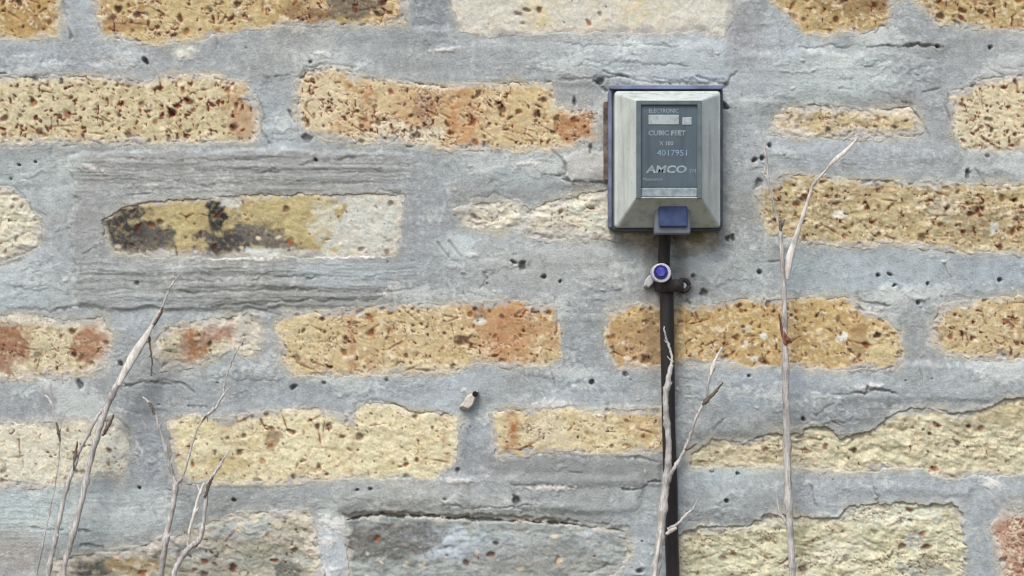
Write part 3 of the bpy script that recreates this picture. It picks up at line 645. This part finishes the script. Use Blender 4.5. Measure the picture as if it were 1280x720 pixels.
# ------------------------------------------------------------------ small-mesh helpers
def finish(name, bm, mat, parent=None, smooth=True, bevel=0):
    me = bpy.data.meshes.new(name)
    bmesh.ops.recalc_face_normals(bm, faces=bm.faces)
    bm.to_mesh(me); bm.free()
    for p in me.polygons: p.use_smooth = smooth
    me.materials.append(mat)
    o = link(bpy.data.objects.new(name, me))
    if parent: o.parent = parent
    if bevel:
        md = o.modifiers.new('bevel', 'BEVEL'); md.width = bevel; md.segments = 2; md.limit_method = 'ANGLE'
        md.angle_limit = math.radians(30)
    return o

def rect_ring(bm, x0, x1, y0, y1, h, r=0, n=4):
    """rounded rectangle (photo px on the wall) at height h metres"""
    vs = []
    for (cx, cy, a0) in ((x1 - r, y0 + r, 0), (x0 + r, y0 + r, 90), (x0 + r, y1 - r, 180), (x1 - r, y1 - r, 270)):
        for i in range(n + 1):
            a = math.radians(a0 + 90 * i / n)
            vs.append(bm.verts.new((wx(cx + r * math.cos(a)), -h, wz(cy - r * math.sin(a)))))
    return vs

def loft(bm, rings, cap0=True, cap1=True):
    for A, B in zip(rings[:-1], rings[1:]):
        n = len(A)
        for i in range(n):
            bm.faces.new((A[i], A[(i + 1) % n], B[(i + 1) % n], B[i]))
    if cap0: bm.faces.new(rings[0])
    if cap1: bm.faces.new(rings[-1])

def slab(name, x0, x1, y0, y1, h0, h1, mat, parent, r=1.0, ch=0.6):
    bm = bmesh.new()
    c = ch * S
    loft(bm, [rect_ring(bm, x0, x1, y0, y1, h0, r), rect_ring(bm, x0, x1, y0, y1, h1 - c, r), rect_ring(bm, x0 + ch, x1 - ch, y0 + ch, y1 - ch, h1, max(r - ch, .2))])
    return finish(name, bm, mat, parent, smooth=False)

def tube(bm, pts, rad, seg=8, cap=True, flat=1.0, lump=0):
    """tapered tube through pts"""
    rings = []; n = len(pts); nrm = None
    for i, p in enumerate(pts):
        t = (pts[min(i + 1, n - 1)] - pts[max(i - 1, 0)]).normalized()
        ref = Vector((0, -1, 0))
        u = t.cross(ref).normalized(); v = u.cross(t).normalized()
        r = rad[i] if hasattr(rad, '__len__') else rad
        rings.append([bm.verts.new(p + (u * math.cos(2 * math.pi * k / seg) + v * math.sin(2 * math.pi * k / seg) * flat) * r * (1 + lump * random.uniform(-1, 1))) for k in range(seg)])
    loft(bm, rings, cap, cap)

def spline(pts, rad, sub=5, jit=0.0):
    """Catmull-Rom through control points, radii interpolated"""
    P_, R_ = [], []
    n = len(pts)
    for i in range(n - 1):
        p0, p1, p2, p3 = pts[max(i - 1, 0)], pts[i], pts[i + 1], pts[min(i + 2, n - 1)]
        for k in range(sub):
            t = k / sub
            P_.append(0.5 * ((2 * p1) + (p2 - p0) * t + (2 * p0 - 5 * p1 + 4 * p2 - p3) * t * t + (3 * p1 - p0 - 3 * p2 + p3) * t ** 3)
                      + Vector((random.uniform(-jit, jit), 0, 0)))
            R_.append(rad[i] * (1 - t) + rad[i + 1] * t)
    P_.append(pts[-1]); R_.append(rad[-1])
    return P_, R_

# ------------------------------------------------------------------ meter register box
M_HOUS = worn('weathered light grey plastic', (196, 207, 203), (118, 120, 108))
M_BLUEP = plain('faded blue plastic', (118, 127, 158), .6, (76, 83, 98), 40, .15)
M_SLATE = plain('dark slate plastic', (86, 94, 106), .5, (62, 68, 78), 70, .15)
M_LABEL = worn('dark blue-grey faceplate', (84, 100, 110), (56, 66, 76), .4)
M_FRAME = plain('grey bezel plastic', (98, 111, 117), .5, (84, 97, 103), 90)
M_PRINT = plain('pale print', (154, 168, 172), .6, (118, 133, 141), 260)
M_PRINT2 = plain('faded print', (146, 162, 170), .5, (124, 140, 150), 400)
M_SERIAL = plain('blue-white serial print', (140, 164, 186), .5, (118, 142, 164), 400)
M_BLACK = plain('black rubber', (36, 34, 36), .5, (26, 24, 26), 200)
M_GAP = plain('brown gap strip', (124, 112, 104), .9, (70, 60, 56), 160, .5)
M_TAB = plain('grey translucent tab plastic', (118, 126, 136), .4, (100, 108, 118), 120)
M_SEAL = plain('blue seal plastic', (62, 80, 122), .55, (46, 60, 96), 120)
M_GLASS = plain('pale counter window', (172, 182, 184), .25, (146, 158, 162), 260)

box = empty('meter_register', (wx(836), 0, wz(288)))
tag(box, 'grey plastic utility meter register box with dark faceplate mounted on the brick wall', 'meter box')
INV = box.matrix_world.inverted()
def pbox(o):            # keep world place while parented to the empty at the box's base
    o.parent = box; o.location = -Vector((wx(836), 0, wz(288))) + Vector((-4 * S, 0, -1.5 * S)); return o
pbox(slab('gap_strip', 758, 800, 126, 224, .001, .004, M_GAP, None, 2))  # brown strip standing in for the dark gap beside the back plate
bm = bmesh.new()
loft(bm, [rect_ring(bm, 764, 905.5, 109, 288, .0005, 6), rect_ring(bm, 764, 905.5, 109, 288, .011, 6), rect_ring(bm, 766, 904, 111, 286, .0125, 5)])
pbox(finish('back_plate', bm, M_SLATE, None, False))
pbox(slab('side_lip', 763.4, 767.6, 114, 284, .002, .0145, M_BLUEP, None, 1.5))
bm = bmesh.new()
loft(bm, [rect_ring(bm, 764.5, 905, 108, 113, .002, 2), rect_ring(bm, 764.5, 905, 108, 113, .017, 2), rect_ring(bm, 766, 904, 109, 112.5, .0185, 1.5)])
pbox(finish('top_lip', bm, M_BLUEP, None, False))

bm = bmesh.new()
loft(bm, [rect_ring(bm, 770, 902, 115.5, 284, .0125, 4), rect_ring(bm, 771, 901, 115.5, 283.5, .018, 4), rect_ring(bm, 774, 898.5, 118, 282, .0195, 4),
          rect_ring(bm, 794, 875, 130, 250, .0425, 2), rect_ring(bm, 795, 874, 131, 249.5, .0440, 2),
          rect_ring(bm, 796, 873, 132, 248.8, .0440, 2), rect_ring(bm, 797, 872, 132.5, 248, .0425, 2)])
pbox(finish('housing', bm, M_HOUS, None, False))
pbox(slab('faceplate', 797.4, 871.6, 134, 236.5, .0410, .0432, M_LABEL, None, 1))
for (x0, x1, y0, y1) in ((794.6, 800.4, 131.5, 250.0), (868.4, 874.2, 131.5, 250.0), (800.4, 868.4, 131.5, 136.5)):
    pbox(slab('bezel', x0, x1, y0, y1, .0420, .0450, M_FRAME, None, .5, .4))
pbox(slab('write_on_strip', 800.4, 868.4, 237.5, 247.6, .0410, .0433, M_PRINT, None, 1))
pbox(slab('counter_window', 809.5, 846.5, 148.5, 160.5, .0425, .0437, M_GLASS, None, 1))
pbox(slab('counter_window', 850.5, 862, 151.5, 161, .0425, .0437, M_GLASS, None, 1))
FX, FY = -3, 4
def text(s, cx, cy, hpx, wpx, h, mat, bold=0, shear=0):
    cu = bpy.data.curves.new('t', 'FONT'); cu.body = s; cu.size = 1; cu.align_x = 'CENTER'; cu.align_y = 'CENTER'
    cu.extrude = .03; cu.offset = bold; cu.shear = shear; cu.resolution_u = 3
    t = link(bpy.data.objects.new('t', cu))
    dg = bpy.context.evaluated_depsgraph_get(); me = bpy.data.meshes.new_from_object(t.evaluated_get(dg))
    bpy.data.objects.remove(t); bpy.data.curves.remove(cu)
    me.name = 'lettering'
    n = len(me.vertices); co = np.empty(n * 3, f32); me.vertices.foreach_get('co', co); co = co.reshape(-1, 3)
    mn, mx = co.min(0), co.max(0); c = (mn + mx) / 2
    out = np.empty_like(co)
    out[:, 0] = wx(cx + FX) + (co[:, 0] - c[0]) / (mx[0] - mn[0]) * wpx * S
    out[:, 2] = wz(cy + FY) + (co[:, 1] - c[1]) / (mx[1] - mn[1]) * hpx * S
    out[:, 1] = -h - (co[:, 2] - mn[2]) / (mx[2] - mn[2]) * .0002
    me.vertices.foreach_set('co', out.ravel()); me.update()
    me.materials.clear(); me.materials.append(mat)
    return pbox(link(bpy.data.objects.new('lettering', me)))
text('ELECTRONIC', 831, 139.5, 5, 36, .0432, M_PRINT2, .01)
text('CUBIC FEET', 835, 166.5, 6.2, 45, .0432, M_PRINT, .022)
text('X 100', 834, 179, 5.2, 17, .0432, M_PRINT, .012)
text('4017951', 841, 190.5, 7, 36, .0432, M_SERIAL, .0)
text('AMCO', 834, 210.5, 9.4, 50, .0432, M_PRINT, .035, .12)
text('TM', 866, 212.5, 4, 8, .0432, M_PRINT2, .0)
text('Measurement', 818, 222.5, 3.6, 24, .0432, M_PRINT2, .0)
bm = bmesh.new()
for (x0, x1, y0, y1, h0, h1) in ((818, 862, 252, 293, .020, .0335),):
    loft(bm, [rect_ring(bm, x0, x1, y0, y1, h0, 3), rect_ring(bm, x0, x1, y0, y1, h1 - .001, 3), rect_ring(bm, x0 + 2, x1 - 2, y0 + 2, y1 - 2, h1, 2)])
tabo = pbox(finish('latch_tab', bm, M_TAB, None, False))
sl = slab('seal', 823, 858, 255, 284, .0330, .0362, M_SEAL, None, 2, 1.5)
sl.parent = tabo
# ------------------------------------------------------------------ cable and its clip
M_CABLE = worn('black cable sheath', (40, 37, 39), (66, 60, 58), .5)
pts = [(832, 284, .012), (831, 300, .010), (830, 330, .008), (833, 365, .0072), (834, 420, .0072), (835, 480, .0076), (836, 540, .0074), (838, 600, .0072), (839, 660, .0074), (841, 720, .0074), (842, 790, .0074), (846, 1000, .008), (850, 1350, .008), (851, 1700, .010)]
cp, cr = spline([at(*p) for p in pts], [.0042, .0042, .0043, .0050, .0051, .0049, .0048, .0051, .0050, .0049, .0050, .0050, .0050, .0050], 8)
bm = bmesh.new(); tube(bm, cp, cr, 14, flat=.85)
co_ = finish('cable', bm, M_CABLE)
tag(co_, 'black cable running straight down the wall from the meter box', 'cable')
M_CLIPB = plain('brown clip strap', (66, 58, 58), .75, (46, 40, 42), 200)
M_WHITE = worn('white plastic', (196, 199, 208), (128, 124, 122), .5)
M_BLUES = plain('bright blue plastic', (84, 90, 172), .5, (52, 54, 160), 300)
M_BLUED = plain('deep blue plastic', (36, 36, 120), .35, (30, 30, 100), 300)
clip = empty('cable_clip', at(824, 341, .0))
tag(clip, 'cable clip with round white and blue screw cap below the meter box', 'cable clip')
co0 = Vector(clip.location)
def pclip(o, par=None): 
    o.parent = par or clip
    if not par: o.location = -co0
    return o
def disc(name, px, py, r0, r1, h0, h1, mat, seg=24):
    bm = bmesh.new(); rr = []
    for (r, h) in ((r0, h0), (r0, h1 - .0008), (r0 - 1.0, h1), (r1, h1)):
        c = Vector((wx(px), -h, wz(py)))
        rr.append([bm.verts.new(c + Vector((math.cos(2 * math.pi * k / seg) * r * S, 0, math.sin(2 * math.pi * k / seg) * r * S))) for k in range(seg)])
    loft(bm, rr)
    return finish(name, bm, mat, None, False)
bm = bmesh.new()
arc = [Vector((wx(836) + .0105 * math.cos(a), -.003 - .0125 * math.sin(a) , wz(357))) for a in np.linspace(math.pi, 0, 13)]
for A, B in zip(arc[:-1], arc[1:]):
    vs = [bm.verts.new(p + Vector((0, 0, dz))) for p in (A, B) for dz in (-.0045, .0045)]
    bm.faces.new((vs[0], vs[2], vs[3], vs[1]))
bmesh.ops.remove_doubles(bm, verts=bm.verts, dist=1e-6)
so = pclip(finish('strap', bm, M_CLIPB)); md = so.modifiers.new('thick', 'SOLIDIFY'); md.thickness = .0012
bm = bmesh.new()       # ring-shaped ear on the right
ring = [Vector((wx(853.5) + .0042 * math.cos(a), -.0045, wz(357) + .0042 * math.sin(a))) for a in np.linspace(0, 2 * math.pi, 17)]
tube(bm, ring, .0016, 8); pclip(finish('ear_ring', bm, M_CLIPB))
pclip(disc('nail_head', 853.5, 357, 4.5, .5, .001, .0050, M_WHITE, 14))
capo = pclip(disc('screw_cap', 824, 341.5, 12, 8.5, .003, .0235, M_WHITE))
pclip(disc('blue_ring', 823, 340.5, 9.0, 5.6, .0230, .0246, M_BLUED, 12), capo)
pclip(disc('blue_centre', 823, 340.5, 6.4, 1, .0240, .0254, M_BLUES, 6), capo)
bm = bmesh.new()
pr = [[bm.verts.new((wx(811) + x * k * S, -h, wz(351) + y * k * S)) for (x, y) in ((-7, -7), (0, -9), (5, -4), (8, 5), (5, 9), (-1, 6), (-5, 1))] for h, k in ((.001, 1), (.005, 1), (.0062, .75))]
loft(bm, pr); pclip(finish('white_tab', bm, M_WHITE, None, False))

# ------------------------------------------------------------------ old wall plug stuck in the mortar
plug = empty('wall_plug', at(587, 500, 0))
tag(plug, 'small chipped pale wall plug stuck in the mortar joint', 'wall plug')
M_PLUG = plain('chipped cream plastic', (206, 200, 190), .7, (176, 170, 162), 300, .4)
M_HOLE = plain('dark hole', (30, 28, 28), .9)
bm = bmesh.new()
pr = []
for h, k in ((-.004, 1.0), (.004, 1.0), (.0075, .72)):
    pr.append([bm.verts.new((wx(587) + x * k * S, -h, wz(500) + y * k * S)) for (x, y) in ((-13, -9), (-2, -13), (5, -6), (9, 6), (11, 12), (5, 9), (-3, 6), (-8, -2))])
loft(bm, pr); o = finish('plug_body', bm, M_PLUG, None, False); o.parent = plug; o.location = -Vector(plug.location)
o = disc('screw_hole', 594, 492, 3.6, .5, .004, .0082, M_HOLE, 12); o.parent = plug; o.location = -Vector(plug.location)

# ------------------------------------------------------------------ dry weed stems
def stalk_mat(name, a, b, sc_):
    m, n, bs = new_mat(name)
    tc = n.nodes.new('ShaderNodeTexCoord'); mp = n.nodes.new('ShaderNodeMapping')
    mp.inputs['Scale'].default_value = (1, 1, .12); n.links.new(tc.outputs['Object'], mp.inputs[0])
    t = noise(n, sc_, 5, .65, mp.outputs[0])
    r = ramp(n, t.outputs[0], .35, tuple(lin(a)), .62, tuple(lin(b)))
    t2 = noise(n, 75, 4, .6, tc.outputs['Object']); f2 = ramp(n, t2.outputs[0], .45, (0, 0, 0), .68, (.75,) * 3)
    r = mixc(n, r.outputs[0], (*[float(v) for v in lin([x * .70 for x in a])], 1), f2.outputs[0], 'MIX')
    n.links.new(r.outputs[2], bs.inputs['Base Color']); bs.inputs['Roughness'].default_value = .75
    bs.inputs['Specular IOR Level'].default_value = .25
    bump(n, bs, t.outputs[0], .5, .0006)
    return m
M_STALK = stalk_mat('bleached dry stalk', (152, 149, 146), (210, 208, 204), 900)
M_PALE = stalk_mat('white papery leaf', (196, 192, 184), (228, 226, 220), 900)
M_NODE = stalk_mat('dark withered tip', (76, 68, 62), (128, 118, 108), 900)
M_BROWN = stalk_mat('brown withered leaf', (104, 66, 50), (140, 104, 84), 900)

def weed(label, base_px, h, parts):
    """parts: (name, [(px,py[,h])...], [diameter px...], material)"""
    g0 = at(base_px, 360 + (ZC + .005) / S, h); g0.z = 0.0
    root = empty('dry_weed', g0)
    tag(root, label, 'dry weed', 'dry weeds in front of the wall')
    for (nm, pp, dd, mat) in parts:
        pv = [at(p[0], p[1], h + (.0035 if nm == 'leaf' else .001 if mat in (M_NODE, M_BROWN) else 0)) for p in pp]
        if nm == 'stem' and pp[0][1] > 718:            # run on down into the soil
            a = pv[0]
            lo = Vector((g0.x, g0.y, -.01)); K = 14
            low = [lo.lerp(a, k / K) + Vector((.004 * math.sin(3.1 * k / K * 2) * (1 - k / K), 0, 0)) for k in range(K)]
            pv = low + pv
            dd = [dd[0] * (1.2 - .2 * k / K) for k in range(K)] + list(dd)
        rad = [d * S / 2 * (.82 if nm != 'leaf' else .95) for d in dd]
        P_, R_ = spline(pv, rad, 7, .00030 if nm != 'leaf' else 0)
        buds = []
        if nm != 'leaf' and len(P_) > 10:              # swollen joints with a withered bud or torn sheath at each
            k = random.randint(3, 8)
            while k < len(P_) - 2:
                for e, f in ((-1, 1.12), (0, 1.38), (1, 1.10)): R_[k + e] *= f
                if P_[k].z > .50: buds.append(k)
                k += random.randint(7, 15)
        bm = bmesh.new()
        tube(bm, P_, R_, 8, flat=(.35 if nm == 'leaf' else 1.0), lump=.07)
        for k in buds:
            sd_ = random.choice((-1, 1)); up = (P_[k + 1] - P_[k]).normalized(); L = random.uniform(4, 11) * S
            dv = (up + Vector((sd_ * random.uniform(.35, .9), -random.uniform(0, .5), 0))).normalized()
            r0 = max(R_[k] * .5, .0005)
            tube(bm, [P_[k], P_[k] + dv * L * .5, P_[k] + dv * L + Vector((0, 0, L * .2))], [r0, r0 * .8, r0 * .2], 6)
        o = finish(nm, bm, mat); o.parent = root; o.location = -g0
    return root

weed('leaning dry stalk with broad papery white sheath and forked base at far left', 60, .019, [
  ('stem', [(78,722),(88,680),(100,636),(110,590),(120,550),(134,508),(150,474),(170,440),(188,410),(201,388)], [8,8.5,8.5,8.5,8.5,9,9.5,9,6,5], M_STALK),
  ('leaf', [(148,482),(156,465),(168,443),(180,424),(191,406)], [4,9,12,9,3], M_PALE),
  ('twig', [(197,395),(202,386),(209,368),(214,358),(224,342)], [4,3.6,2.4,2.2,1.2], M_STALK),
  ('twig', [(209,368),(216,352),(219,346)], [1.8,1.6,1.0], M_PALE),
  ('twig', [(203,384),(200,394),(190,410)], [3,4.2,4], M_NODE),
  ('stem', [(60,724),(66,690),(74,650),(82,615),(92,585),(100,562),(112,540),(121,522),(128,512)], [7,7,7,7,6,5,5,4.4,4], M_STALK),
  ('twig', [(92,588),(94,570),(97,552)], [3,4.4,2.2], M_NODE),
  ('twig', [(128,545),(136,532),(142,518)], [3.4,5,2.5], M_NODE),
  ('twig', [(186,418),(188,436),(190,452),(189,470)], [3.2,2.8,2.4,1.6], M_NODE),
])
weed('thin dark-knotted wisp at the far left beside the forked stalk', 34, .014, [
  ('stem', [(46,722),(58,660),(70,600),(75,550),(72,530),(66,508),(63,478)], [2.4,2.2,2.0,2.0,1.9,2.4,1.6], M_STALK),
  ('twig', [(75,552),(73,540),(70,528)], [2,4.2,2.4], M_NODE),
  ('twig', [(66,508),(60,497),(56,494)], [2,3,1.2], M_PALE),
])
weed('slim grey Y-shaped dry stalk in front of the left mortar joint', 190, .018, [
  ('stem', [(201,724),(205,690),(211,655),(217,628),(220,604)], [9,9,9,8,7.5], M_STALK),
  ('twig', [(220,606),(213,585),(207,562),(200,538),(194,518),(186,503),(178,496)], [6.5,5.2,5,4.6,4.2,4,2.2], M_STALK),
  ('twig', [(220,606),(228,596),(234,578),(240,556),(247,535),(258,520)], [5,3.8,3.2,2.8,2.4,2], M_STALK),
  ('twig', [(262,518),(257,521),(252,528)], [2.0,3,2], M_NODE),
  ('twig', [(255,522),(268,511),(274,502),(282,490),(290,482)], [3,5,3.5,2.6,1.6], M_STALK),
  ('twig', [(278,494),(284,468),(291,448),(297,436),(306,424)], [2.0,2.2,3.0,2.4,1.0], M_STALK),
  ('twig', [(186,503),(190,510),(193,518)], [3.6,4.8,3.4], M_NODE),
])
weed('bent dry stalk with curled side shoots in front of the lower left bricks', 214, .022, [
  ('stem', [(217,724),(224,702),(236,686),(249,675),(254,655),(257,630),(260,606),(268,592)], [8,8,8,7.5,5.5,5.5,5,4.5], M_STALK),
  ('twig', [(236,668),(242,645),(248,622),(255,604)], [5,4.8,4.4,3], M_PALE),
  ('twig', [(266,594),(274,583),(280,572),(288,562)], [4,5,2.4,1.4], M_STALK),
  ('twig', [(236,684),(230,672),(228,658)], [4,3.2,2], M_STALK),
  ('twig', [(256,622),(261,606),(266,596)], [4,5,3.6], M_NODE),
])
weed('stout pale dry stalk rising in front of the black cable', 812, .024, [
  ('stem', [(819,724),(823,690),(827,655),(830,622),(834,592),(836,562),(834,530),(832,500),(835,476),(839,456)], [12,12,12,12,11,9,9,8.5,8,6.5], M_STALK),
  ('twig', [(839,458),(840,446),(836,432),(832,420),(830,408)], [4,3.6,3.6,3,1.6], M_STALK),
  ('twig', [(837,594),(846,580),(856,562),(864,540),(872,518),(881,502)], [6.5,5.5,5,4.6,4.4,4.2], M_STALK),
  ('twig', [(879,506),(884,500),(892,492),(898,485),(904,478)], [4.5,7,5,3.4,1.4], M_NODE),
  ('twig', [(883,500),(885,480),(888,470),(892,460)], [3,3.4,3.4,5], M_STALK),
  ('leaf', [(888,470),(891,458),(895,448),(903,434)], [2.5,5.5,3,3.5], M_PALE),
  ('twig', [(856,562),(862,560),(871,554)], [2.8,4,2], M_NODE),
  ('twig', [(834,662),(846,656),(858,643),(866,636),(872,624)], [6,5,3.4,2.4,1.2], M_STALK),
  ('leaf', [(833,668),(838,664),(846,660)], [4,6,3], M_PALE),
  ('leaf', [(826,664),(822,690),(818,724)], [3,4.5,4], M_PALE),
])
weed('tall upright dry stalk with split white leaf right of the meter box', 1000, .021, [
  ('stem', [(991,724),(989,690),(987,650),(985,610),(984,570),(983,520),(982,470),(981,420),(980,380),(979,345),(977,312),(975,284)], [10,10,10.5,11,11,11,10,8.5,7.5,7,6.5,5.5], M_STALK),
  ('twig', [(975,288),(977,280),(981,274)], [5.5,6,2], M_NODE),
  ('leaf', [(984,350),(985,335),(988,318),(997,290),(1006,262),(1014,238)], [3,9,9.5,6,4.6,4], M_PALE),
  ('twig', [(1013,240),(1017,230),(1024,222),(1038,206)], [4,4.2,3.4,3.2], M_STALK),
  ('leaf', [(1036,208),(1046,198),(1058,188),(1074,170)], [4,6,5,1.4], M_PALE),
  ('twig', [(975,290),(969,262),(962,236),(959,212),(957,190),(953,170)], [3,2.6,3.4,4.4,3.6,1.8], M_STALK),
  ('twig', [(961,226),(955,217),(950,214)], [2.6,2.4,1.4], M_PALE),
  ('twig', [(981,432),(984,424),(990,428)], [5,9,2], M_BROWN),
  ('twig', [(981,430),(977,412),(974,392)], [5,4,2], M_BROWN),
  ('twig', [(987,660),(979,648),(973,634),(970,612)], [5,4,3.2,1.4], M_STALK),
])
